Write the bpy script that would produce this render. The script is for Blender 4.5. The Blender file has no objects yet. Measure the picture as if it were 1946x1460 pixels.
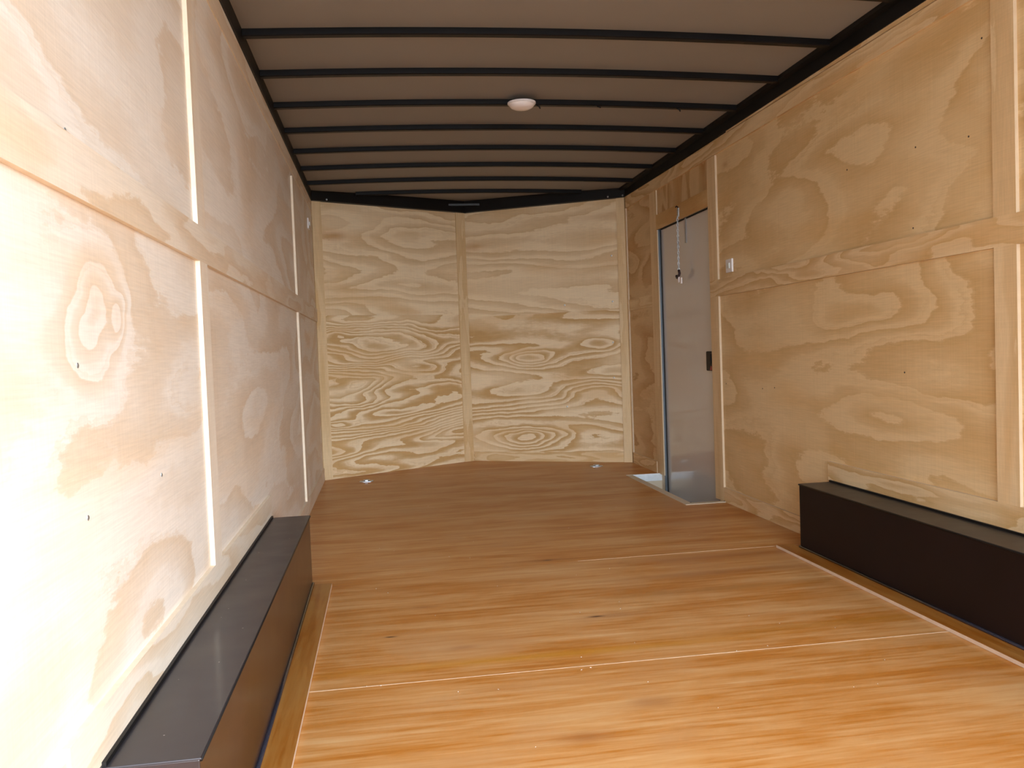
import bpy, bmesh, math, random
from mathutils import Vector, Matrix
C = bpy.context.scene.collection
S = bpy.context.scene

# ------------------------------------------------------------------ camera
W, H, D, V = 2.46, 2.1275, 6.6468, 0.6688      # width, wall height, straight depth, depth of the V nose
YR = -0.90                                        # rear (open) end of the trailer
f_px, yaw, pitch, roll = 1618.64, 0.1500, -0.0394, -0.0377
CAM = Vector((0.4838, 0.0, 0.9410))
cy, sy, cp, sp = math.cos(yaw), math.sin(yaw), math.cos(pitch), math.sin(pitch)
F = Vector((sy*cp, cy*cp, sp)); R0 = Vector((cy, -sy, 0)); U0 = R0.cross(F)
R = math.cos(roll)*R0 + math.sin(roll)*U0
U = -math.sin(roll)*R0 + math.cos(roll)*U0
cam = bpy.data.cameras.new('camera'); co = bpy.data.objects.new('camera', cam); C.objects.link(co)
cam.sensor_width = 36; cam.lens = f_px*36/1946; cam.clip_start = .02
co.matrix_world = Matrix(((R.x, U.x, -F.x, CAM.x), (R.y, U.y, -F.y, CAM.y), (R.z, U.z, -F.z, CAM.z), (0, 0, 0, 1)))
S.camera = co

# ------------------------------------------------------------------ world, light, exposure
w = bpy.data.worlds.new('sky'); S.world = w; w.use_nodes = True
nt = w.node_tree; nt.nodes.clear()
def wn(t, **k):
    n = nt.nodes.new(t)
    for a, b in k.items(): setattr(n, a, b)
    return n
tc = wn('ShaderNodeTexCoord'); dot = wn('ShaderNodeVectorMath', operation='DOT_PRODUCT')
nt.links.new(tc.outputs['Generated'], dot.inputs[0])
SUNDIR = Vector((0.68, -0.66, 0.30)).normalized(); dot.inputs[1].default_value = SUNDIR   # the bright hazy side of the sky
mr = wn('ShaderNodeMapRange'); mr.interpolation_type = 'SMOOTHSTEP'
mr.inputs[1].default_value = 0.0; mr.inputs[2].default_value = 1.0
mr.inputs[3].default_value = 1.2; mr.inputs[4].default_value = 13.0
nt.links.new(dot.outputs['Value'], mr.inputs[0])
bg = wn('ShaderNodeBackground'); bg.inputs[0].default_value = (0.80, 0.90, 1.0, 1)
ml = wn('ShaderNodeMath', operation='MULTIPLY'); ml.inputs[1].default_value = 1.0
nt.links.new(mr.outputs[0], ml.inputs[0]); nt.links.new(ml.outputs[0], bg.inputs[1])
wo = wn('ShaderNodeOutputWorld'); nt.links.new(bg.outputs[0], wo.inputs[0])
pl = bpy.data.lights.new('rear_opening_portal', 'AREA'); pl.shape = 'RECTANGLE'; pl.size = W; pl.size_y = H+.05
pl.cycles.is_portal = True
po = bpy.data.objects.new('rear_opening_portal', pl); C.objects.link(po)
po.location = (W/2, YR, H/2); po.rotation_euler = (math.radians(90), 0, 0)   # -Z looks along +Y, into the trailer
S.view_settings.view_transform = 'Standard'; S.view_settings.look = 'None'
S.view_settings.gamma = 1; S.view_settings.use_curve_mapping = False
S.view_settings.exposure = 0.92
S.cycles.use_denoising = True
S.cycles.max_bounces = 10; S.cycles.diffuse_bounces = 6; S.cycles.sample_clamp_indirect = 6

# ------------------------------------------------------------------ node helpers
class NT:
    def __init__(s, name):
        s.m = bpy.data.materials.new(name); s.m.use_nodes = True; s.t = s.m.node_tree
        s.b = s.t.nodes['Principled BSDF']
        uv = s.t.nodes.new('ShaderNodeUVMap'); sx = s.t.nodes.new('ShaderNodeSeparateXYZ')
        s.t.links.new(uv.outputs[0], sx.inputs[0]); s.u, s.v = sx.outputs[0], sx.outputs[1]
    def put(s, val, sock):
        if hasattr(val, 'is_output') or isinstance(val, bpy.types.NodeSocket): s.t.links.new(val, sock)
        else: sock.default_value = val
    def M(s, op, a, b=0.0, c=None, clamp=False):
        n = s.t.nodes.new('ShaderNodeMath'); n.operation = op; n.use_clamp = clamp
        s.put(a, n.inputs[0]); s.put(b, n.inputs[1])
        if c is not None: s.put(c, n.inputs[2])
        return n.outputs[0]
    def vec(s, x, y, z):
        n = s.t.nodes.new('ShaderNodeCombineXYZ')
        for i, q in enumerate((x, y, z)): s.put(q, n.inputs[i])
        return n.outputs[0]
    def noise(s, x, y, z, detail=2.0, rough=.5, dist=0.0):
        n = s.t.nodes.new('ShaderNodeTexNoise'); n.inputs['Scale'].default_value = 1
        n.inputs['Detail'].default_value = detail; n.inputs['Roughness'].default_value = rough
        n.inputs['Distortion'].default_value = dist
        s.t.links.new(s.vec(x, y, z), n.inputs['Vector']); return n.outputs['Fac']
    def ramp(s, fac, stops):
        n = s.t.nodes.new('ShaderNodeValToRGB'); cr = n.color_ramp
        while len(cr.elements) < len(stops): cr.elements.new(.5)
        for e, (p, c) in zip(cr.elements, stops):
            e.position = p; e.color = (c, c, c, 1) if isinstance(c, (int, float)) else (*c, 1)
        s.put(fac, n.inputs[0]); return n.outputs[0]
    def mr(s, x, a, b, c, d, smooth=False):
        n = s.t.nodes.new('ShaderNodeMapRange')
        if smooth: n.interpolation_type = 'SMOOTHSTEP'
        s.put(x, n.inputs[0])
        for i, q in enumerate((a, b, c, d)): n.inputs[i+1].default_value = q
        return n.outputs[0]
    def mix(s, fac, a, b, mode='MIX'):
        n = s.t.nodes.new('ShaderNodeMix'); n.data_type = 'RGBA'; n.blend_type = mode
        s.put(fac, n.inputs[0])
        for q, i in ((a, 6), (b, 7)):
            if isinstance(q, tuple): n.inputs[i].default_value = (*q, 1)
            else: s.t.links.new(q, n.inputs[i])
        return n.outputs[2]
    def gauss(s, u0, v0, a, b, amp=1.0, p=None):
        du = s.M('DIVIDE', s.M('SUBTRACT', s.uw if hasattr(s, 'uw') else s.u, u0), a)
        dv = s.M('DIVIDE', s.M('SUBTRACT', s.vw if hasattr(s, 'vw') else s.v, v0), b)
        r = s.M('ADD', s.M('MULTIPLY', du, du), s.M('MULTIPLY', dv, dv))
        return s.M('MULTIPLY', s.M('EXPONENT', s.M('MULTIPLY', r, -1.0)), amp)
    def color(s, c): s.put(c if not isinstance(c, tuple) else (*c, 1), s.b.inputs['Base Color'])
    def set(s, **k):
        for a, b in k.items(): s.put(b, s.b.inputs[a.replace('_', ' ')])
        return s.m
    def bump(s, h, dist=.001, st=.5):
        n = s.t.nodes.new('ShaderNodeBump'); n.inputs['Distance'].default_value = dist; n.inputs['Strength'].default_value = st
        s.t.links.new(h, n.inputs['Height']); s.t.links.new(n.outputs[0], s.b.inputs['Normal'])

PALE, TAN = (0.77, 0.58, 0.345), (0.58, 0.355, 0.145)
def ply(name, seed, su=.9, sv=3.0, freq=9.0, feats=(), swap=False, light=PALE, dark=TAN, con=1.0, slope=0.0, stains=(), rough=.52):
    """rotary-cut pine: contour lines of a smooth stretched field, a soft rise and a crisp end to every ring"""
    n = NT(name); u, v = (n.v, n.u) if swap else (n.u, n.v)
    wa = n.noise(n.M('MULTIPLY', u, 2.1), n.M('MULTIPLY', v, 5.0), seed+31.7, 3, .55)
    wb = n.noise(n.M('MULTIPLY', u, 2.1), n.M('MULTIPLY', v, 5.0), seed+57.1, 3, .55)
    n.uw = n.M('ADD', u, n.mr(wa, 0, 1, -.16, .16)); n.vw = n.M('ADD', v, n.mr(wb, 0, 1, -.05, .05))
    h = n.M('MULTIPLY', n.noise(n.M('MULTIPLY', n.uw, su), n.M('MULTIPLY', n.vw, sv), seed, 1.6, .45), freq)
    for g in feats: h = n.M('ADD', h, n.gauss(*g))
    if slope: h = n.M('ADD', h, n.M('MULTIPLY', v, slope))
    rag = n.noise(n.M('MULTIPLY', u, 14.0), n.M('MULTIPLY', v, 45.0), seed+3, 3, .65)
    h = n.M('ADD', h, n.mr(rag, 0, 1, -.16, .16))
    t = n.M('FRACT', h)
    prof = n.ramp(t, [(0.0, .08), (.05, 0.0), (.34, .06), (.52, .55), (.80, .80), (.93, 1.0), (.98, .7), (1.0, .10)])
    mask = n.mr(n.noise(n.M('MULTIPLY', u, 1.3), n.M('MULTIPLY', v, 3.5), seed+11, 2, .5), .34, .55, .45, 1.0, True)
    t2 = n.M('FRACT', n.M('ADD', n.M('MULTIPLY', h, 2.6), n.mr(rag, 0, 1, -.3, .3)))          # finer lines between the rings
    m2 = n.mr(n.noise(n.M('MULTIPLY', u, .9), n.M('MULTIPLY', v, 4.0), seed+14, 2, .5), .44, .60, 0, .42, True)
    prof = n.M('MAXIMUM', prof, n.M('MULTIPLY', n.ramp(t2, [(0.0, .0), (.5, .05), (.80, .6), (.92, 1.0), (1.0, .0)]), m2))
    fac = n.M('MULTIPLY', n.M('MULTIPLY', prof, mask), con, clamp=True)
    col = n.mix(fac, light, dark)
    # broad heartwood patches and fine fibre
    hp = n.mr(n.noise(n.M('MULTIPLY', u, 1.1), n.M('MULTIPLY', v, 6.0), seed+21, 2, .5), .52, .72, 0, .40, True)
    col = n.mix(hp, col, tuple(a*b for a, b in zip(dark, (1.2, 1.2, 1.2))))
    for g in stains: col = n.mix(n.gauss(*g), col, (0.52, 0.26, 0.09))
    fb = n.noise(n.M('MULTIPLY', u, 9.0), n.M('MULTIPLY', v, 210.0), seed+5, 3, .6)
    sw = n.noise(n.M('MULTIPLY', u, 230.0), n.M('MULTIPLY', v, 3.0), seed+8, 1, .5)
    br = n.M('ADD', n.mr(fb, .3, .7, .93, 1.05), n.mr(sw, .3, .7, -.025, .025))
    col = n.mix(1.0, col, n.vec(br, br, br), 'MULTIPLY')
    n.color(col); n.bump(fb, .0006, .35)
    return n.set(Roughness=rough, Specular_IOR_Level=.35)

def stained_floor(name, seed, base=1.0, feats=(), tint=None):
    n = NT(name); u, v = n.u, n.v
    a = n.noise(n.M('MULTIPLY', u, 1.1), n.M('MULTIPLY', v, 7.0), seed, 4, .6, .6)
    b = n.noise(n.M('MULTIPLY', u, 2.4), n.M('MULTIPLY', v, 42.0), seed+7, 5, .68, .3)
    cc = n.noise(n.M('MULTIPLY', u, 2.2), n.M('MULTIPLY', v, 3.0), seed+17, 3, .6, .5)
    f = n.M('ADD', n.M('MULTIPLY', a, .50), n.M('MULTIPLY', b, .50))
    f = n.M('ADD', n.M('MULTIPLY', f, .75), n.M('MULTIPLY', cc, .25))
    col = n.ramp(f, [(.32, (.36*base, .105*base, .010*base)), (.44, (.48*base, .185*base, .032*base)), (.53, (.58*base, .295*base, .105*base)), (.66, (.68*base, .44*base, .215*base))])
    col = n.mix(n.mr(cc, .5, .72, 0, .5, True), col, (.47*base, .22*base, .08*base))
    for (u0, v0, aa, bb, amp, cl) in feats: col = n.mix(n.gauss(u0, v0, aa, bb, amp), col, cl)
    if tint: col = n.mix(1.0, col, tint, 'MULTIPLY')
    n.color(col); n.bump(b, .0008, .25)
    rr = n.mr(b, .3, .7, .34, .46)
    return n.set(Roughness=rr, Specular_IOR_Level=.20, Coat_Weight=.05, Coat_Roughness=.18)

def plain(name, col, rough=.5, metal=0.0, spec=.5, coat=0.0, croug=.1, var=.06, sc=30.0):
    n = NT(name); g = n.noise(n.M('MULTIPLY', n.u, sc), n.M('MULTIPLY', n.v, sc), 1.3, 3, .6)
    br = n.mr(g, .3, .7, 1-var, 1+var)
    n.color(n.mix(1.0, col, n.vec(br, br, br), 'MULTIPLY'))
    n.put(n.mr(g, .3, .7, rough*.92, min(1, rough*1.08)), n.b.inputs['Roughness'])
    return n.set(Metallic=metal, Specular_IOR_Level=spec, Coat_Weight=coat, Coat_Roughness=croug)

def black_paint(name, col, rough, coat=0.0, specks=True):
    n = NT(name)
    vo = n.t.nodes.new('ShaderNodeTexVoronoi'); vo.inputs['Scale'].default_value = 30
    n.t.links.new(n.vec(n.u, n.v, 0.3), vo.inputs['Vector'])
    sp = n.mr(vo.outputs['Distance'], .035, .06, 1, 0)
    gate = n.M('GREATER_THAN', n.noise(n.M('MULTIPLY', n.u, 6.0), n.M('MULTIPLY', n.v, 9.0), 4.0, 2), .50)
    big = n.noise(n.M('MULTIPLY', n.u, 4.0), n.M('MULTIPLY', n.v, 3.0), 2.0, 3, .6)
    c = n.mix(n.mr(big, .3, .7, 0, 1), col, tuple(q*1.5 for q in col))
    if specks: c = n.mix(n.M('MULTIPLY', n.M('MULTIPLY', sp, gate), .75), c, (.55, .5, .5))
    n.color(c); n.put(n.mr(big, .3, .7, rough*.85, rough*1.15), n.b.inputs['Roughness'])
    return n.set(Specular_IOR_Level=.55 if specks else .22, Coat_Weight=coat, Coat_Roughness=.12)

# ------------------------------------------------------------------ mesh helpers
def X(x): return Vector(x)
class MB:
    """collects boxes, tubes and lathes with UVs in metres, then links ONE mesh object"""
    def __init__(s): s.vs, s.fs, s.uvs, s.rc = [], [], [], False
    def poly(s, pts, uvs): 
        i = len(s.vs); s.vs += [tuple(p) for p in pts]; s.fs.append(list(range(i, i+len(pts)))); s.uvs.append(uvs)
    def hexa(s, p, ua, va=(0, 0, 1), smooth=False):
        """p: 8 corners (4 bottom ccw, 4 top); ua, va: world directions of the grain and across it"""
        ua, va = X(ua).normalized(), X(va).normalized()
        cen = sum((X(q) for q in p), Vector())/8
        for f in ((0, 3, 2, 1), (4, 5, 6, 7), (0, 1, 5, 4), (1, 2, 6, 5), (2, 3, 7, 6), (3, 0, 4, 7)):
            q = [X(p[i]) for i in f]; nrm = (q[1]-q[0]).cross(q[2]-q[0])
            if nrm.dot(sum(q, Vector())/4-cen) < 0: q.reverse(); nrm = -nrm
            nrm.normalize(); third = ua.cross(va)
            if abs(nrm.dot(ua)) > .7: A, B = third, va
            elif abs(nrm.dot(va)) > .7: A, B = ua, third
            else: A, B = ua, va
            i = len(s.vs); s.vs += [tuple(k) for k in q]; s.fs.append([i, i+1, i+2, i+3]); s.uvs.append([(k.dot(A), k.dot(B)) for k in q])
    def box(s, a, b, ua=(1, 0, 0), va=(0, 0, 1)):
        (x0, y0, z0), (x1, y1, z1) = a, b
        s.hexa([(x0, y0, z0), (x1, y0, z0), (x1, y1, z0), (x0, y1, z0), (x0, y0, z1), (x1, y0, z1), (x1, y1, z1), (x0, y1, z1)], ua, va); return s
    def tube(s, path, r, n=10, closed=False):
        s.rc = True; path = [X(p) for p in path]; m = len(path); rings = []; prev = None
        for i, p in enumerate(path):
            a = path[(i-1) % m] if (closed or i > 0) else p; b = path[(i+1) % m] if (closed or i < m-1) else p
            t = (b-a).normalized()
            up = prev if prev is not None else (Vector((0, 0, 1)) if abs(t.z) < .9 else Vector((1, 0, 0)))
            e1 = (up-t*up.dot(t)).normalized(); prev = e1; e2 = t.cross(e1)
            rr = r[i] if isinstance(r, (list, tuple)) else r
            rings.append([p+rr*(math.cos(2*math.pi*k/n)*e1+math.sin(2*math.pi*k/n)*e2) for k in range(n)])
        base = len(s.vs)
        for ring in rings: s.vs += [tuple(q) for q in ring]
        last = m if closed else m-1
        for i in range(last):
            j = (i+1) % m
            for k in range(n):
                k2 = (k+1) % n
                s.fs.append([base+i*n+k, base+i*n+k2, base+j*n+k2, base+j*n+k]); s.uvs.append([(i*.01, k*.01)]*4)
        if not closed:
            s.fs.append([base+k for k in range(n)][::-1]); s.uvs.append([(0, 0)]*n)
            s.fs.append([base+(m-1)*n+k for k in range(n)]); s.uvs.append([(0, 0)]*n)
        return s
    def lathe(s, c, prof, n=40, axis=(0, 0, 1)):
        s.rc = True; c = X(c); ax = X(axis).normalized(); e1 = Vector((1, 0, 0)) if abs(ax.x) < .9 else Vector((0, 1, 0))
        e1 = (e1-ax*e1.dot(ax)).normalized(); e2 = ax.cross(e1); base = len(s.vs)
        for (r, h) in prof:
            for k in range(n):
                a = 2*math.pi*k/n; s.vs.append(tuple(c+ax*h+r*(math.cos(a)*e1+math.sin(a)*e2)))
        for i in range(len(prof)-1):
            for k in range(n):
                k2 = (k+1) % n; s.fs.append([base+i*n+k, base+i*n+k2, base+(i+1)*n+k2, base+(i+1)*n+k]); s.uvs.append([(i*.01, k*.01)]*4)
        s.fs.append([base+k for k in range(n)][::-1]); s.uvs.append([(0, 0)]*n)
        s.fs.append([base+(len(prof)-1)*n+k for k in range(n)]); s.uvs.append([(0, 0)]*n)
        return s
    def build(s, name, mat, parent=None, smooth=False, bevel=0.0, mats=None):
        me = bpy.data.meshes.new(name); V3 = [X(q) for q in s.vs]
        lo = Vector([min(q[i] for q in V3) for i in range(3)]); hi = Vector([max(q[i] for q in V3) for i in range(3)]); c = (lo+hi)/2
        me.from_pydata([tuple(q-c) for q in V3], [], s.fs)
        uvl = me.uv_layers.new(name='UVMap'); k = 0
        for fu in s.uvs:
            for q in fu: uvl.data[k].uv = q; k += 1
        for mm in ([mat] if not isinstance(mat, (list, tuple)) else mat): me.materials.append(mm)
        if smooth:
            for p in me.polygons: p.use_smooth = True
        bm = bmesh.new(); bm.from_mesh(me)
        if bevel or smooth: bmesh.ops.remove_doubles(bm, verts=bm.verts, dist=1e-5)
        if s.rc or bevel or smooth: bmesh.ops.recalc_face_normals(bm, faces=bm.faces)
        bm.to_mesh(me); bm.free()
        o = bpy.data.objects.new(name, me); C.objects.link(o)
        o.location = c - (world_loc(parent) if parent else Vector())
        if parent: o.parent = parent
        if bevel:
            m = o.modifiers.new('bevel', 'BEVEL'); m.width = bevel; m.segments = 2; m.limit_method = 'ANGLE'
        return o
def world_loc(o):
    v = Vector(o.location)
    while o.parent: o = o.parent; v += Vector(o.location)
    return v
def empty(name, loc):
    o = bpy.data.objects.new(name, None); C.objects.link(o); o.location = loc; o.empty_display_size = .1; return o
def tag(o, label, cat, group=None):
    o['label'] = label; o['category'] = cat
    if group: o['group'] = group
    return o
def struct(o, label=None, cat=None):
    o['kind'] = 'structure'
    if label: o['label'] = label
    if cat: o['category'] = cat
    return o

T = .012                                  # thickness of the battens that stand on the panels
YV = (0, 1, 0); ZV = (0, 0, 1)
bare = NT('bare_ply_edge')
_l = bare.noise(bare.M('MULTIPLY', bare.u, 30.0), bare.M('MULTIPLY', bare.v, 30.0), 2.0, 2)
bare.color(bare.mix(_l, (.74, .60, .44), (.86, .76, .62))); BARE = bare.set(Roughness=.7)
_b = NT('bare_ply_edge_tan'); _b.color(_b.mix(_b.noise(_b.M('MULTIPLY', _b.u, 30.0), _b.M('MULTIPLY', _b.v, 30.0), 2.0, 2), (.58, .44, .29), (.68, .54, .38))); BARER = _b.set(Roughness=.7)
STRIPV = [ply('batten_vertical_%d' % i, 40+i*7.3, su=1.2, sv=9, freq=3, swap=True, con=.55) for i in range(3)]
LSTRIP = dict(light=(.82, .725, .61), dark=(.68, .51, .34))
STRIPL = [ply('left_batten_%d' % i, 140+i*6.1, su=1.2, sv=9, freq=3, swap=True, con=.5, **LSTRIP) for i in range(2)]
STRIPB = [ply('left_band_%d' % i, 160+i*6.1, su=1.0, sv=6, freq=5, con=.8, **LSTRIP) for i in range(2)]
STRIPH = [ply('batten_horizontal_%d' % i, 71+i*5.9, su=1.0, sv=8, freq=9, con=.95) for i in range(3)]
FLOORC = [stained_floor('stained_floor', 3.0, 1.0, feats=[
            (.95, 2.545, .62, .028, .75, (.52, .22, .012)), (1.9, 2.60, .55, .03, .45, (.42, .17, .012)),
            (1.85, 3.30, .45, .045, .6, (.30, .085, .008)), (1.75, 3.08, .40, .03, .55, (.33, .12, .010)),
            (2.0, 3.55, .5, .05, .5, (.27, .07, .01)),
            (1.173, 3.705, .022, .010, 1.0, (.05, .02, .012)), (1.173, 3.705, .10, .03, .4, (.28, .09, .02)),
            (1.185, 2.873, .026, .008, 1.0, (.05, .02, .012)), (1.25, 2.87, .10, .03, .35, (.25, .08, .03)),
            (.471, 2.844, .018, .006, 1.0, (.06, .025, .015)), (.93, 1.98, .07, .03, .5, (.28, .10, .035)),
            (1.15, 2.14, .06, .03, .5, (.30, .12, .04)), (.60, 3.15, .05, .02, .45, (.30, .11, .03)), (.7, 2.68, .05, .02, .45, (.33, .12, .04))])]
STRIPF = stained_floor('stained_floor_strip', 19.0, .66, tint=(1.0, .84, .50))
MLEFTEDGE = plain('raw_floor_edge', (.66, .50, .38), .7)
BLACK = plain('black_roof_paint', (.007, .006, .006), .5, spec=.25, var=.25, sc=4)
WELLTOP = black_paint('black_wheel_box_paint', (.016, .014, .018), .45, .2)
ALU = plain('mill_aluminium', (.62, .66, .70), .32, metal=.85)
GALV = plain('galvanised_steel', (.55, .60, .64), .35, metal=.9, var=.25, sc=90)

# ================================================================== THE SHELL
# ------------------------------------------------------------------ floor
WX0, WY0, WY1 = 2.205, 4.745, 5.965              # step well cut out of the floor beside the door
def nose_y(x): return D + V*(1-abs(x-W/2)/(W/2))
fl = MB()
ys = [YR, 1.21, 2.43, 3.65, 4.87, 6.09, D]; g = .0004
def fbox(mb, x0, x1, y0, y1): mb.box((x0, y0, -.02), (x1, y1, 0), (1, 0, 0), (0, 1, 0))
for i in range(len(ys)-1):
    a, b = ys[i]+g, ys[i+1]-(g if i < len(ys)-2 else 0)
    fbox(fl, 0, WX0, a, b)
    for (c, d) in ((a, min(b, WY0)), (max(a, WY1), b)):
        if d > c: fbox(fl, WX0, W, c, d)
fl.hexa([(0, D, -.02), (W, D, -.02), (W/2+.001, D+V, -.02), (W/2, D+V, -.02), (0, D, 0), (W, D, 0), (W/2+.001, D+V, 0), (W/2, D+V, 0)], (1, 0, 0), (0, 1, 0))
floor = struct(fl.build('floor', FLOORC[0]), 'varnished orange brown plywood trailer floor', 'floor')
sub = MB()
sub.box((-.02, YR, -.15), (WX0, D+V, -.021)); sub.box((WX0, YR, -.15), (W+.02, WY0, -.021)); sub.box((WX0, WY1, -.15), (W+.02, D+V, -.021))
sub.build('subfloor', BARE, floor)
sm = MB()
for yy in ys[1:-1]:
    x1 = WX0 if WY0 < yy < WY1 else W
    x0 = .24 if yy < 3.6 else 0; x1 = min(x1, 2.218) if yy < 3.6 else x1
    hw = {2.43: .0014, 3.65: .0004}.get(yy, 0)
    if not hw: continue
    if yy > 3: x0 = 1.3
    sm.box((x0, yy-hw, -.015), (x1, yy+hw, .0006))
o = sm.build('seam_filler', plain('worn_seam_wood', (.62, .46, .31), .6, var=.2, sc=60), floor); o['label'] = 'pale raw seams between the floor sheets'
rnd = random.Random(4)
db = MB()
spots = [(.803, 1.955), (1.02, 2.40), (1.512, 2.433), (.42, 3.45), (1.14, 2.93), (.40, 2.43), (.44, 2.425), (1.30, 2.06), (1.62, 2.45), (.9, 3.35), (1.7, 2.1), (.5, 4.1), (1.05, 2.41), (.75, 3.9), (1.9, 2.55)]
for k in range(26): spots.append((rnd.uniform(.35, 2.1), rnd.uniform(1.95, 5.5)))
for i, (x, y) in enumerate(spots):
    s_ = rnd.uniform(.0010, .0022) if i < 15 else rnd.uniform(.0008, .0018); a = rnd.uniform(0, 3)
    db.tube([(x-s_*math.cos(a), y-s_*math.sin(a), .0012), (x, y, .002), (x+s_*math.cos(a), y+s_*math.sin(a), .0012)], .0007, 5)
o = db.build('wood_shavings', plain('pale_shavings', (.8, .74, .66), .7)); o['kind'] = 'stuff'
tag(o, 'tiny pale wood shavings scattered on the varnished floor', 'debris')

# ------------------------------------------------------------------ side walls: backing, plywood sheets, battens
def sheet(parent, side, y0, y1, z0, z1, mat, nm='plywood_sheet'):
    x0, x1 = (-.006, 0) if side == 'L' else (W, W+.006)
    return MB().box((x0, y0, z0), (x1, y1, z1), YV, ZV).build(nm, mat, parent)
ntrim = [0]
def trim(mb, mat, label, mats=None, **k):
    ntrim[0] += 1
    o = mb.build('trim_%d' % ntrim[0], mat, **k); return struct(o, label, 'trim')
def batten(side, y0, y1, z0, z1, mat, label, vertical=True, t=T):
    mb = MB(); x0, x1 = (0, t) if side == 'L' else (W-t, W)
    mb.box((x0, y0, z0), (x1, y1, z1), YV, ZV)
    o = trim(mb, [mat, BARE if side == 'L' else BARER], label)
    # raw ply edges: every face that does not look into the trailer
    for p in o.data.polygons:
        if abs(p.normal.x) < .5: p.material_index = 1
    return o

wl = struct(MB().box((-.05, YR, -.15), (-.006, D+.05, 2.36), YV).build('wall_left', BARE), 'left wall sheeted with pale pine plywood', 'wall')
L_LO = dict(su=.75, sv=1.7, freq=7.5, con=.85)
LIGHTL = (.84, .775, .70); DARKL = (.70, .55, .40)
mLa = ply('left_sheet_near_lower', 5.2, feats=[(1.55, 1.02, .13, .11, 2.6), (1.70, 1.02, .05, .05, 1.8), (1.80, .45, .6, .16, -2.0)], light=LIGHTL, dark=DARKL, **L_LO)
mLb = ply('left_sheet_near_upper', 9.1, light=LIGHTL, dark=DARKL, su=.6, sv=1.9, freq=7, con=.7, slope=1.5)
mLc = ply('left_sheet_middle_lower', 13.4, light=LIGHTL, dark=DARKL, **L_LO)
mLd = ply('left_sheet_middle_upper', 17.7, light=LIGHTL, dark=DARKL, su=.7, sv=2.2, freq=6, con=.8)
BZ0, BZ1, TZ = 1.213, 1.310, 2.037
for (y0, y1, ma, mb_) in ((YR, 2.45, mLa, mLb), (2.45, 5.18, mLc, mLd), (5.18, D, mLd, mLc)):
    sheet(wl, 'L', y0, y1, 0, BZ0+.04, ma); sheet(wl, 'L', y0, y1, BZ0+.04, H, mb_)
WB, HB, BY0, BY1 = .1622, .2986, 1.4267, 3.5481        # wheel box: width, height, near and far end
ZB = .388
for nm, side in (('left', 'L'), ('right', 'R')):
    segs = [(2.395, 2.495)] + ([(5.13, 5.215)] if side == 'L' else [])
    for i, (y0, y1) in enumerate(segs):
        zb = ZB if y0 < BY1 else .095
        w_ = '%s wall' % nm
        batten(side, y0, y1, zb, BZ0, STRIPV[i] if side == 'R' else STRIPL[i], 'vertical plywood batten %s the cross band, %s bay of the %s' % ('below', 'near' if i == 0 else 'far', w_))
        batten(side, y0, y1, BZ1, TZ if side == 'R' else 2.005, STRIPV[(i+1) % 3] if side == 'R' else STRIPL[1-i], 'vertical plywood batten above the cross band, %s bay of the %s' % ('near' if i == 0 else 'far', w_))
# horizontal bands
batten('L', YR, D-.02, BZ0, BZ1, STRIPB[0], 'horizontal plywood band running along the middle of the left wall')
batten('L', 1.30, BY1+.02, HB+.004, ZB, STRIPB[1], 'low plywood band just above the left wheel box')
batten('L', BY1+.02, D-.02, 0, .095, STRIPB[0], 'plywood skirting on the left wall beyond the wheel box')
batten('L', YR, D-.02, 2.045, H, STRIPB[1], 'plywood band along the top of the left wall', t=.004)
batten('L', YR, 1.30, 0.0, .37, STRIPL[0], 'low plywood panel beside the near end of the left wheel box', t=.008)

# right wall with the door opening
DY0, DY1, DZ1 = 4.885, 5.875, 1.762
wr = MB()
wr.box((W+.006, YR, -.15), (W+.05, DY0, 2.36), YV); wr.box((W+.006, DY1, -.15), (W+.05, D+.05, 2.36), YV); wr.box((W+.006, DY0, DZ1), (W+.05, DY1, 2.36), YV)
wr = struct(wr.build('wall_right', BARE), 'right wall sheeted with pine plywood around the side door', 'wall')
R_ = dict(con=.78, light=(.77, .575, .325), dark=(.58, .36, .145))
mRa = ply('right_sheet_lower', 23.3, su=.6, sv=1.9, freq=9, feats=[(3.30, 1.03, .48, .095, 1.7), (3.0, .62, .5, .10, 1.8)], **R_)
mRb = ply('right_sheet_upper', 27.9, su=.6, sv=2.1, freq=8, feats=[(3.24, 1.63, .46, .20, 1.5)], stains=[(4.69, 1.94, .05, .02, .6)], **R_)
mRc = ply('right_sheet_nose', 31.9, su=.8, sv=3.2, freq=7, light=(.68, .48, .26), dark=(.50, .28, .11))
mRd = ply('right_sheet_over_door', 33.9, su=1.6, sv=3.5, freq=6, swap=True, light=(.66, .46, .24), dark=(.46, .25, .09), con=1.1)
mRe = ply('right_sheet_rear', 36.9, su=.8, sv=2.2, freq=6, **R_)
for (y0, y1, ma, mb_) in ((YR, 2.45, mRe, mRe), (2.45, 4.83, mRa, mRb)):
    sheet(wr, 'R', y0, y1, 0, BZ0+.04, ma); sheet(wr, 'R', y0, y1, BZ0+.04, H, mb_)
sheet(wr, 'R', 4.83, DY0, 0, H, mRb)
sheet(wr, 'R', DY0, DY1, DZ1, H, mRd)
sheet(wr, 'R', DY1, D, 0, BZ0+.04, mRc); sheet(wr, 'R', DY1, D, BZ0+.04, H, mRc)
batten('R', YR, DY0-.115, BZ0, BZ1, STRIPH[1], 'horizontal plywood band running along the middle of the right wall')
batten('R', DY1+.14, D-.02, BZ0+.01, BZ1, STRIPH[0], 'short plywood cross band between the door and the nose', t=.006)
batten('R', 1.30, BY1+.02, HB+.004, ZB, STRIPH[2], 'low plywood band just above the right wheel box')
batten('R', BY1+.02, 4.77, 0, .085, STRIPH[0], 'plywood skirting between the right wheel box and the door')
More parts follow.
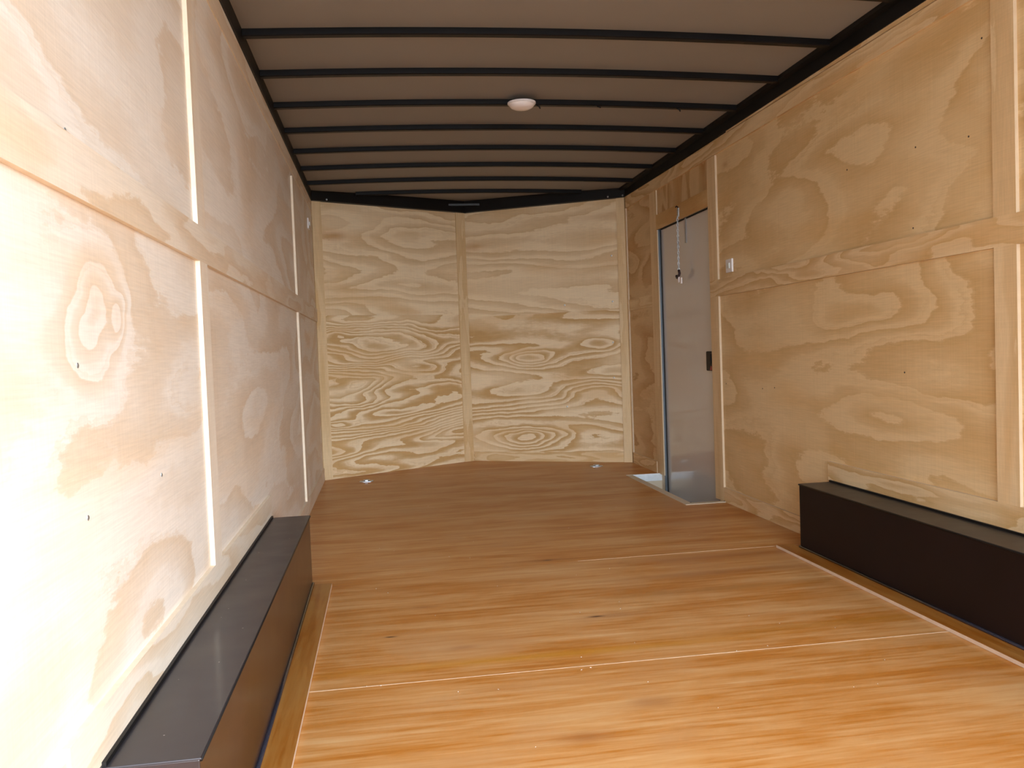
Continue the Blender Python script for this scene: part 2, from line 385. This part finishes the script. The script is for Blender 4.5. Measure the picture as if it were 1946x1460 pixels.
batten('R', DY1+.14, D-.02, 0, .085, STRIPH[1], 'plywood skirting between the door and the nose corner')
# top band with the sliver of gap that opens towards the rear
mb = MB(); x0, x1 = W-T, W
mb.hexa([(x0, YR, TZ), (x1, YR, TZ), (x1, D-.02, TZ), (x0, D-.02, TZ), (x0, YR, 2.083), (x1, YR, 2.083), (x1, D-.02, H), (x0, D-.02, H)], YV, ZV)
trim(mb, STRIPH[2], 'plywood band along the top of the right wall')
mb = MB(); zt = lambda y: 2.083+(H-2.083)*(y-YR)/(D-.02-YR)
mb.hexa([(x0, YR, zt(YR)+.0045), (x1, YR, zt(YR)+.0045), (x1, 4.6, zt(4.6)+.0045), (x0, 4.6, zt(4.6)+.0045), (x0, YR, H), (x1, YR, H), (x1, 4.6, H), (x0, 4.6, H)], YV, ZV)
trim(mb, STRIPH[0], 'narrow plywood packing strip above the right top band')
# casing round the door
batten('R', 4.772, DY0+.012, .0, BZ0, STRIPV[0], 'plywood door casing strip, rear side, below the cross band')
batten('R', 4.772, DY0+.012, BZ0, BZ1, STRIPH[1], 'plywood cross band end beside the door')
batten('R', 4.772, DY0+.012, BZ1, 2.034, STRIPV[1], 'plywood door casing strip, rear side, above the cross band')
batten('R', DY1-.012, DY1+.14, .0, TZ, STRIPV[2], 'plywood door casing strip on the nose side of the door', t=.008)
batten('R', DY0+.012, DY1-.012, DZ1-.004, 1.862, ply('door_header', 83, su=1.0, sv=6, freq=3, light=(.66, .43, .19), dark=(.52, .28, .09)), 'orange tinted plywood header strip over the door')

# ------------------------------------------------------------------ V nose
def nose_pt(side, d, off=0.0, z=0.0):
    A = Vector((0, D, 0)) if side == 'L' else Vector((W, D, 0)); B = Vector((W/2, D+V, 0)); t = (B-A).normalized()
    n = Vector((t.y, -t.x, 0)) if side == 'L' else Vector((-t.y, t.x, 0))
    p = A+t*d+n*off; return (p.x, p.y, z)
LN = math.hypot(W/2, V)
def nose_box(side, d0, d1, o0, o1, z0, z1):
    mb = MB(); P = lambda d, o, z: nose_pt(side, d, o, z)
    t = Vector(nose_pt(side, 1))-Vector(nose_pt(side, 0))
    mb.hexa([P(d0, o0, z0), P(d1, o0, z0), P(d1, o1, z0), P(d0, o1, z0), P(d0, o0, z1), P(d1, o0, z1), P(d1, o1, z1), P(d0, o1, z1)], tuple(t), ZV)
    return mb
UVOFF = {}
def nuv(side, d): return Vector(nose_pt(side, d)).dot((Vector(nose_pt(side, 1))-Vector(nose_pt(side, 0))).normalized())
uL, uR = nuv('L', 0), nuv('R', 0)                      # UV u of the outer corner; u grows towards the apex on both sides
NL = dict(light=(.86, .69, .46), dark=(.57, .35, .145))
mats = {
 ('L', 0): ply('nose_left_lower', 61.5, su=.5, sv=3.2, freq=24, slope=9.0, con=1.35, feats=[(uL+.14, 1.13, .12, .03, 1.5), (uL+.16, .42, .12, .035, 2.0), (uL+.9, .82, .35, .06, 2.2), (uL+.4, .72, .25, .05, -2.0), (uL+1.2, .50, .5, .12, 2.0)], **NL),
 ('L', 1): ply('nose_left_upper', 66.5, su=.7, sv=3.2, freq=10, con=.62, slope=4.0, stains=[(uL+.14, 1.86, .12, .035, .75)], **NL),
 ('R', 0): ply('nose_right_lower', 91.1, su=.45, sv=2.6, freq=15, slope=9.0, con=1.3, feats=[(uR+.86, .865, .30, .08, 4.2), (uR+.86, .19, .34, .08, 4.2), (uR+.35, .58, .3, .10, -3), (uR+.2, .95, .3, .07, 2.2)], **NL),
 ('R', 1): ply('nose_right_upper', 95.1, su=.5, sv=3.0, freq=9, con=.6, slope=4.0, stains=[(uR+1.32, 1.83, .10, .03, .55), (uR+.2, 2.0, .2, .03, .3)], **NL)}
for side, nm in (('L', 'front_left'), ('R', 'front_right')):
    wn_ = struct(nose_box(side, -.02, LN+.03, -.05, -.006, -.15, 2.36).build('wall_'+nm, BARE), '%s plywood panel of the V shaped nose wall' % ('left' if side == 'L' else 'right'), 'wall')
    nose_box(side, 0, LN, -.006, 0, 0, 1.262 if side == 'L' else 1.24).build('plywood_sheet', mats[side, 0], wn_)
    nose_box(side, 0, LN, -.006, 0, 1.2625 if side == 'L' else 1.2405, H).build('plywood_sheet', mats[side, 1], wn_)
    if side == 'R':
        for (d, z) in ((.127, 1.675), (.131, 1.306), (.534, 1.298), (.138, .975), (.139, .689), (.543, .458)):
            c = nose_pt('R', d, 0, z); t = Vector(nose_pt('R', 0, 1))-Vector(nose_pt('R', 0))
            MB().lathe(c, [(.0065, -.001), (.0065, .001), (.003, .0022)], 12, tuple(t)).build('screw', GALV, wn_, smooth=False)
trim(nose_box('L', 0, .075, 0, T, 0, H), STRIPV[1], 'plywood corner strip left of the nose')
trim(nose_box('R', 0, .074, 0, T, 0, H), STRIPV[0], 'plywood corner strip right of the nose')
trim(nose_box('L', LN-.095, LN-.004, 0, T, 0, H), STRIPV[2], 'vertical plywood strip covering the peak of the nose')
trim(nose_box('R', .076, LN-.012, 0, T*.7, 0, .080), STRIPH[0], 'plywood skirting along the right nose panel')
batten('R', D-.035, D-.003, 0, H, STRIPV[1], 'narrow plywood strip on the right wall at the nose corner')

# screws on the side walls
for (x, y, z) in ((0, 1.461, 1.318), (0, 1.457, .943), (0, 1.465, .695), (0, 1.934, .70), (0, 1.936, 1.315), (0, 1.95, 1.78)):
    q = T if BZ0 < z < BZ1 else 0
    MB().lathe((q, y, z), [(.0045, -.001), (.0045, .001), (.002, .002)], 12, (1, 0, 0)).build('screw', GALV, wl)
HOLE = plain('dark_screw_hole', (.06, .04, .03), .8)
for (y, z) in ((2.907, 1.633), (3.374, 1.65), (2.93, 1.34), (4.1, .70), (4.24, .69), (4.72, .70), (2.62, 1.60), (3.0, .80), (2.55, 1.9)):
    MB().lathe((W, y, z), [(.0035, -.001), (.0035, .001), (.002, .0015)], 12, (-1, 0, 0)).build('screw', HOLE, wr)

# ------------------------------------------------------------------ roof: skin, rails, bows
ZR, CAMB, BH, BD = 2.1705, .024, .028, .036       # underside of the bows at the wall, camber, height, depth
def camber(x): return CAMB*(1-(2*x/W-1)**2)
NS = 24
cm = MB()
for i in range(NS):
    xa, xb = -.03+(W+.06)*i/NS, -.03+(W+.06)*(i+1)/NS
    za, zb = ZR+BH+camber(max(0, min(W, xa))), ZR+BH+camber(max(0, min(W, xb)))
    cm.hexa([(xa, YR-.0, za), (xb, YR, zb), (xb, D+V+.05, zb), (xa, D+V+.05, za), (xa, YR, 2.32), (xb, YR, 2.32), (xb, D+V+.05, 2.32), (xa, D+V+.05, 2.32)], (1, 0, 0), (0, 1, 0))
CEIL = plain('dull_roof_skin', (.275, .262, .25), .55, metal=.0, spec=.3, var=.05, sc=2.0)
struct(cm.build('ceiling', CEIL), 'dull grey brown sheet metal roof skin between the black bows', 'ceiling')
ZT = 2.235
def rail(mb, label): return trim(mb, BLACK, label)
mb = MB().box((-.004, YR, H+.001), (.011, D, ZT), YV); rail(mb, 'black steel roof rail above the left wall')
mb = MB().box((W-.016, YR, H+.001), (W+.004, D, ZT), YV); mb.box((W-.055, YR, ZR+.012), (W-.016, D, ZT), YV); rail(mb, 'black steel roof rail above the right wall')
mb = nose_box('L', -.01, LN, -.01, .045, H+.001, ZT); rail(mb, 'black steel roof rail above the left nose panel')
mb = nose_box('R', -.01, LN, -.01, .045, H+.001, ZT); o = rail(mb, 'black steel roof rail above the right nose panel')
gp = MB().box((W/2-.14, D+V-.135, 2.172), (W/2+.12, D+V-.110, 2.188)); gp.build('gusset_plate', plain('dark_grey_steel', (.03, .033, .037), .45), o)
for (sd, d) in (('L', .11), ('R', .13), ('R', .01)):
    c = nose_pt(sd, d, .047, H+.012); MB().lathe(c, [(.007, -.002), (.007, .004), (.003, .007)], 12, (0, -1, 0)).build('bolt', ALU, o)

def bow(y, x0, x1):
    """hat section bow: web, bottom flange with a small lip, following the camber of the roof"""
    prof = [(-BD/2, BH+.01), (-BD/2, .004), (-BD/2+.004, 0), (BD/2-.004, 0), (BD/2, .004), (BD/2, BH+.01)]
    mb = MB(); mb.rc = True; n = 32
    for i in range(n+1):
        x = x0+(x1-x0)*i/n
        for (dy, dz) in prof: mb.vs.append((x, y+dy, ZR+camber(x)+dz))
    m = len(prof)
    for i in range(n):
        for k in range(m):
            k2 = (k+1) % m
            mb.fs.append([i*m+k, i*m+k2, (i+1)*m+k2, (i+1)*m+k]); mb.uvs.append([(x0+(x1-x0)*i/n, k*.01)]*4)
    mb.fs.append(list(range(m))); mb.uvs.append([(0, 0)]*m); mb.fs.append([n*m+k for k in range(m)][::-1]); mb.uvs.append([(0, 0)]*m)
    return mb
BOWM = black_paint('black_bow_paint', (.003, .0025, .003), .45, .0, specks=False)
lab = {-1: 'nearest black roof bow, cut by the top of the photo', 0: 'second black roof bow from the rear, the nearest fully seen',
       1: 'third black roof bow from the rear, one bow before the dome light', 2: 'black roof bow right behind the round dome light, with wire ends hanging under it',
       3: 'black roof bow next beyond the dome light', 4: 'black roof bow second beyond the dome light', 5: 'black roof bow third beyond the dome light',
       6: 'last full width black roof bow before the V nose', 7: 'short black roof bow at the start of the V nose'}
for k in range(-1, 8):
    y = 3.4099+k*.4764
    x0, x1 = .012, W-.056
    if k == 7: dx = (y+BD-D)/V*W/2+.09; x0, x1 = dx, W-dx
    tag(bow(y, x0, x1).build('roof_bow', BOWM), lab[k], 'roof beam', 'black steel bows across the ceiling')

# ================================================================== WHEEL WELL BOXES
def wheel_box(side):
    sgn = 1 if side == 'L' else -1
    xw = 0 if side == 'L' else W
    X_ = lambda d: xw+sgn*d
    t = empty('wheel_well_box', (X_(WB/2), (BY0+BY1)/2, 0))
    def B(mb, d0, d1, y0, y1, z0, z1): mb.box((min(X_(d0), X_(d1)), y0, z0), (max(X_(d0), X_(d1)), y1, z1), YV, ZV); return mb
    B(MB(), T, WB, BY0, BY1, 0, HB-.004).build('cover', SIDE if side == 'L' else SIDER, t, bevel=.002)
    B(MB(), T, WB+.003, BY0-.003, BY1+.002, HB-.004, HB).build('top_plate', WELLTOP if side == 'L' else TOPR, t, bevel=.0015)
    o = B(MB(), T, T+.007, BY0, BY1, HB, HB+.008).build('sealant_bead', BLACK, t); o['label'] = 'black sealant line along the wall'
    mb = MB(); mb.tube([(X_(WB+.003), BY0, .017), (X_(WB+.003), BY1, .017)], .0055, 10)
    o = mb.build('bottom_bead', BEAD, t, smooth=True); o['label'] = 'glossy black bead along the floor'
    mb = MB(); mb.tube([(X_(WB+.002), BY0, HB-.004), (X_(WB+.002), BY1, HB-.004)], .0032, 8); mb.build('edge_roll', BLACK, t, smooth=True)
    return t
SIDE = plain('black_wheel_box_side', (.022, .013, .014), .3, spec=.45, coat=.25, croug=.18, var=.3, sc=3)
SIDER = plain('black_wheel_box_side_right', (.010, .005, .005), .5, spec=.2, var=.2, sc=3)
TOPR = black_paint('black_wheel_box_top_right', (.035, .030, .026), .45, .1, specks=False)
BEAD = plain('glossy_black_bead', (.02, .02, .03), .2, spec=.7)
tag(wheel_box('L'), 'long black metal wheel well box against the left wall', 'wheel box', 'black wheel well boxes')
tag(wheel_box('R'), 'long black metal wheel well box against the right wall', 'wheel box', 'black wheel well boxes')
# raised floor strips with a raw edge beside each box
for side, a, b in (('L', WB+.001, .240), ('R', W-.243, W-WB-.001)):
    o = trim(MB().box((a, YR, .0008), (b, 3.545 if side == 'L' else 3.62, .0128), YV, (1, 0, 0)), [STRIPF, MLEFTEDGE], 'raised dark stained floor strip beside the %s wheel box' % ('left' if side == 'L' else 'right'))
    for p in o.data.polygons:
        if abs(p.normal.z) < .5: p.material_index = 1

# ================================================================== SIDE DOOR AND STEP WELL
XD = W+.020                                             # inner face of the door slab
WHITE = plain('white_door_skin', (.58, .56, .55), .17, spec=.6, coat=.6, croug=.05, var=.015, sc=3)
dr = struct(empty('door_1', (XD, (DY0+DY1)/2, -.122)), 'narrow white side door with a black latch', 'door')
MB().box((XD, DY0-.02, -.122), (XD+.035, DY1-.014, DZ1+.02), YV).build('door_slab', WHITE, dr, bevel=.002)
jm = MB(); jm.box((W-.001, DY1-.010, -.122), (XD+.040, DY1, DZ1), YV); jm.box((W+.006, DY0-.012, -.122), (XD+.04, DY0, DZ1), YV); jm.box((W+.006, DY0, DZ1), (XD+.04, DY1, DZ1+.012), YV)
jm.build('door_frame', plain('blue_grey_jamb', (.12, .14, .16), .4, metal=.3), dr)
MB().box((XD-.006, DY1-.022, -.122), (XD+.02, DY1-.010, DZ1-.005), YV).build('door_seal', plain('black_rubber_seal', (.015, .014, .014), .6), dr)
MB().box((XD-.002, DY0, DZ1-.008), (XD+.02, DY1-.012, DZ1-.001), YV).build('door_seal', bpy.data.materials['black_rubber_seal'], dr)
lt = MB().box((XD-.016, 4.905, .770), (XD, 5.035, .890), YV).build('latch', plain('black_latch_plastic', (.008, .006, .007), .5, spec=.2), dr, bevel=.006)
MB().box((XD-.026, 4.935, .815), (XD-.016, 4.955, .875), YV).build('latch_lever', bpy.data.materials['black_latch_plastic'], lt, bevel=.003)
red = plain('red_label', (.30, .008, .012), .45)
m2 = MB(); a, b = XD-.0168, XD-.0145
m2.hexa([(a, 4.925, .774), (b, 4.925, .774), (b, 4.975, .774), (a, 4.975, .774), (a, 4.945, .798), (b, 4.945, .798), (b, 4.957, .802), (a, 4.957, .802)], YV)
o = m2.build('lock_mark', red, lt); o['label'] = 'small red mark at the foot of the latch'

sw = empty('step_well', ((WX0+W)/2, (WY0+WY1)/2, -.13))
rimM = plain('dull_beige_rim', (.66, .56, .42), .5, var=.05, sc=4)
mb = MB()
mb.box((WX0+.0045, WY0+.0045, -.13), (XD+.04, WY1-.0045, -.122), YV, (1, 0, 0)); mb.build('step_tread', plain('step_aluminium', (.42, .42, .40), .35, metal=.2, var=.04, sc=4), sw)
mb = MB(); mb.box((WX0, WY0, -.122), (WX0+.004, WY1, -.001), YV); mb.box((WX0, WY0, -.122), (W, WY0+.004, -.001)); mb.box((WX0+.004, WY1-.005, -.122), (XD-.002, WY1, -.050)); mb.build('well_side', rimM, sw)
o = MB().box((WX0+.004, WY1-.008, -.048), (XD-.002, WY1, .001)).build('well_side', plain('bright_end_sheet', (.80, .86, .92), .30, metal=.15), sw); o['label'] = 'pale blue white end sheet of the step well'
mb = MB(); mb.box((WX0-.004, WY0-.004, -.001), (WX0+.042, WY1+.002, .0035), YV, (1, 0, 0)); mb.box((WX0+.042, WY0-.004, -.001), (W-.002, WY0+.040, .0035), (1, 0, 0), YV)
mb.build('rim', rimM, sw, bevel=.001)
MB().box((WX0-.004, WY1-.002, -.001), (W-.002, WY1+.012, .004), (1, 0, 0), YV).build('rim', plain('bright_rim', (.85, .86, .88), .3, metal=.3), sw)
for q in ((WX0+.044, WY0+.045), (W-.012, WY0+.02)):
    MB().lathe((q[0], q[1], .0035), [(.006, 0), (.005, .002)], 10).build('rivet', plain('dark_rivet', (.12, .10, .08), .5), sw)
tag(sw, 'shallow metal step well sunk in the floor before the white door', 'step well')

# ------------------------------------------------------------------ chain hanging over the door
ch = empty('door_chain', (W-T, 5.40, 1.80))
MB().box((W-T-.006, 5.385, 1.775), (W-T, 5.415, 1.835), YV).build('bracket', GALV, ch, bevel=.002)
mb = MB(); mb.tube([(W-T-.002, 5.40, 1.838), (W-T-.012, 5.40, 1.846), (W-T-.02, 5.40, 1.838)], .004, 8); mb.build('hook', BLACK, ch, smooth=True)
zz = 1.775; i = 0; mb = MB()
def link(c, plane):
    pts = []
    for k in range(14):
        a = 2*math.pi*k/14; w_, h_ = .0055*math.cos(a), .0125*math.sin(a)
        pts.append((c[0]+(w_ if plane else 0), c[1]+(0 if plane else w_), c[2]+h_))
    return pts
while zz > 1.42:
    drift = .012*(1.775-zz)/.35
    mb.tube(link((W-T-.012, 5.40+drift*.4-.01, zz), i % 2), .0020, 6, closed=True); zz -= .018; i += 1
o = mb.build('chain', GALV, ch, smooth=True)
MB().box((XD-.005, 5.345, 1.60), (XD-.0005, 5.37, 1.79), YV).build('chain_shadow', plain('grey_chain_shadow', (.33, .33, .33), .5), ch)  # grey strip on the door, shaped as the shadow cast by the chain
mb = MB(); mb.tube([(W-T-.012, 5.392, 1.425), (W-T-.014, 5.375, 1.405), (W-T-.012, 5.40, 1.385), (W-T-.012, 5.43, 1.380), (W-T-.012, 5.44, 1.395)], .009, 8)
o = mb.build('rubber_catch', plain('dark_catch', (.03, .015, .02), .5), ch, smooth=True)
for (dy, dz) in ((0.0, 0), (.045, .012)):
    MB().box((W-T-.016, 5.375+dy-.03, 1.335+dz), (W-T-.008, 5.392+dy-.03, 1.375+dz), YV).build('pin', plain('pale_pin', (.85, .78, .78), .4), ch, bevel=.002)
tag(ch, 'thin metal hold back chain with a dark catch hanging over the white door', 'chain')

# ------------------------------------------------------------------ small fittings
def plate(side, y, z, w_, h_, label):
    xw = 0 if side == 'L' else W; s_ = 1 if side == 'L' else -1
    t = empty('wall_switch', (xw, y, z-h_/2))
    bx = lambda a, b: (min(xw+s_*a, xw+s_*b), max(xw+s_*a, xw+s_*b))
    a, b = bx(0, .010); MB().box((a, y-w_/2, z-h_/2), (b, y+w_/2, z+h_/2), YV).build('cover_plate', PW, t, bevel=.002)
    a, b = bx(.010, .017); MB().box((a, y-w_/5, z-h_/5), (b, y+w_/5, z+h_/5), YV).build('rocker', PG, t, bevel=.001)
    return tag(t, label, 'switch')
PW = plain('white_plastic', (.80, .78, .80), .35); PG = plain('grey_white_plastic', (.62, .66, .64), .4)
plate('R', 4.615, 1.375, .085, .075, 'small white switch on the right wall beside the door casing')
plate('L', 6.28, 1.90, .09, .075, 'small white switch high on the left wall near the nose')

def tie_ring(x, y, rz, label):
    t = empty('tie_down_ring', (x, y, 0)); t.rotation_euler.z = rz
    def L(mb, n, m, **k):
        o = mb.build(n, m, None, **k); o.parent = t; return o
    # recessed pan: rim plate with rounded ends and the ring lying in it
    n = 28; pts = []
    for k in range(n):
        a = 2*math.pi*k/n; pts.append((.052*math.copysign(abs(math.cos(a))**.55, math.cos(a)), .034*math.copysign(abs(math.sin(a))**.7, math.sin(a))))
    mb = MB()
    for z0, z1, s0, s1 in ((0.0, .003, 1, 1), (.003, .0045, 1, .93)):
        for k in range(n):
            a, b = pts[k], pts[(k+1) % n]
            mb.poly([(a[0]*s0, a[1]*s0, z0), (b[0]*s0, b[1]*s0, z0), (b[0]*s1, b[1]*s1, z1), (a[0]*s1, a[1]*s1, z1)], [(a[0], a[1])]*4)
    mb.poly([(a[0]*.93, a[1]*.93, .0045) for a in pts], pts)
    L(mb, 'base_plate', GALV)
    ring = [(.022*math.cos(2*math.pi*k/24), .004+.020*math.sin(2*math.pi*k/24), .009) for k in range(24)]
    L(MB().tube(ring, .0042, 8, closed=True), 'ring', ALU, smooth=True)
    L(MB().box((-.012, -.024, .004), (.012, -.008, .014)), 'ring_clamp', ALU, bevel=.002)
    for s_ in (-1, 1): L(MB().lathe((s_*.040, 0, .0045), [(.005, 0), (.004, .0025)], 10), 'bolt', GALV)
    return tag(t, label, 'tie down ring', 'recessed tie down rings on the floor')
tie_ring(.329, 6.455, .0, 'zinc tie down ring on the floor by the left nose panel')
tie_ring(2.122, 6.535, .0, 'zinc tie down ring on the floor by the right nose panel')

# dome light
lx, ly = 1.239, 4.31
lz = ZR+camber(lx)
dl = empty('dome_light', (lx, ly, lz))
MB().lathe((lx, ly, lz), [(.072, 0), (.072, -.006), (.068, -.010)], 48).build('base', PW, dl, smooth=False)
MB().lathe((lx, ly, lz), [(.066, -.008), (.064, -.014), (.056, -.024), (.042, -.031), (.022, -.035), (.004, -.036)], 48).build('lens', plain('milky_lens', (.88, .82, .82), .3, var=.01), dl, smooth=True)
tag(dl, 'round white dome light on the ceiling, switched off', 'ceiling light')
for (x, y, ln, lb) in ((1.335, 4.34, .020, 'dark wire end just right of the dome light'), (1.655, 4.345, .010, 'short dark wire end midway between the dome light and the right wall'), (2.085, 4.345, .018, 'dark wire end nearest the right wall, under the roof bow')):
    z0 = ZR+camber(x)
    mb = MB(); mb.tube([(x-.014, y, z0-.001), (x-.006, y, z0-.004), (x, y-.003, z0-.003-ln*.4), (x+.004, y-.004, z0-.002-ln)], [.004, .0055, .0045, .003], 8)
    tag(mb.build('wire_end', BLACK, smooth=True), lb, 'wire', 'dark wire ends under one roof bow')

# ------------------------------------------------------------------ ground outside the open rear door
GR = plain('pale_gravel', (.34, .32, .29), .9, var=.2, sc=6)
struct(MB().box((-25, -40, -.62), (27, 30, -.60), (1, 0, 0), (0, 1, 0)).build('ground', GR), 'pale gravel yard under and behind the trailer', 'ground')
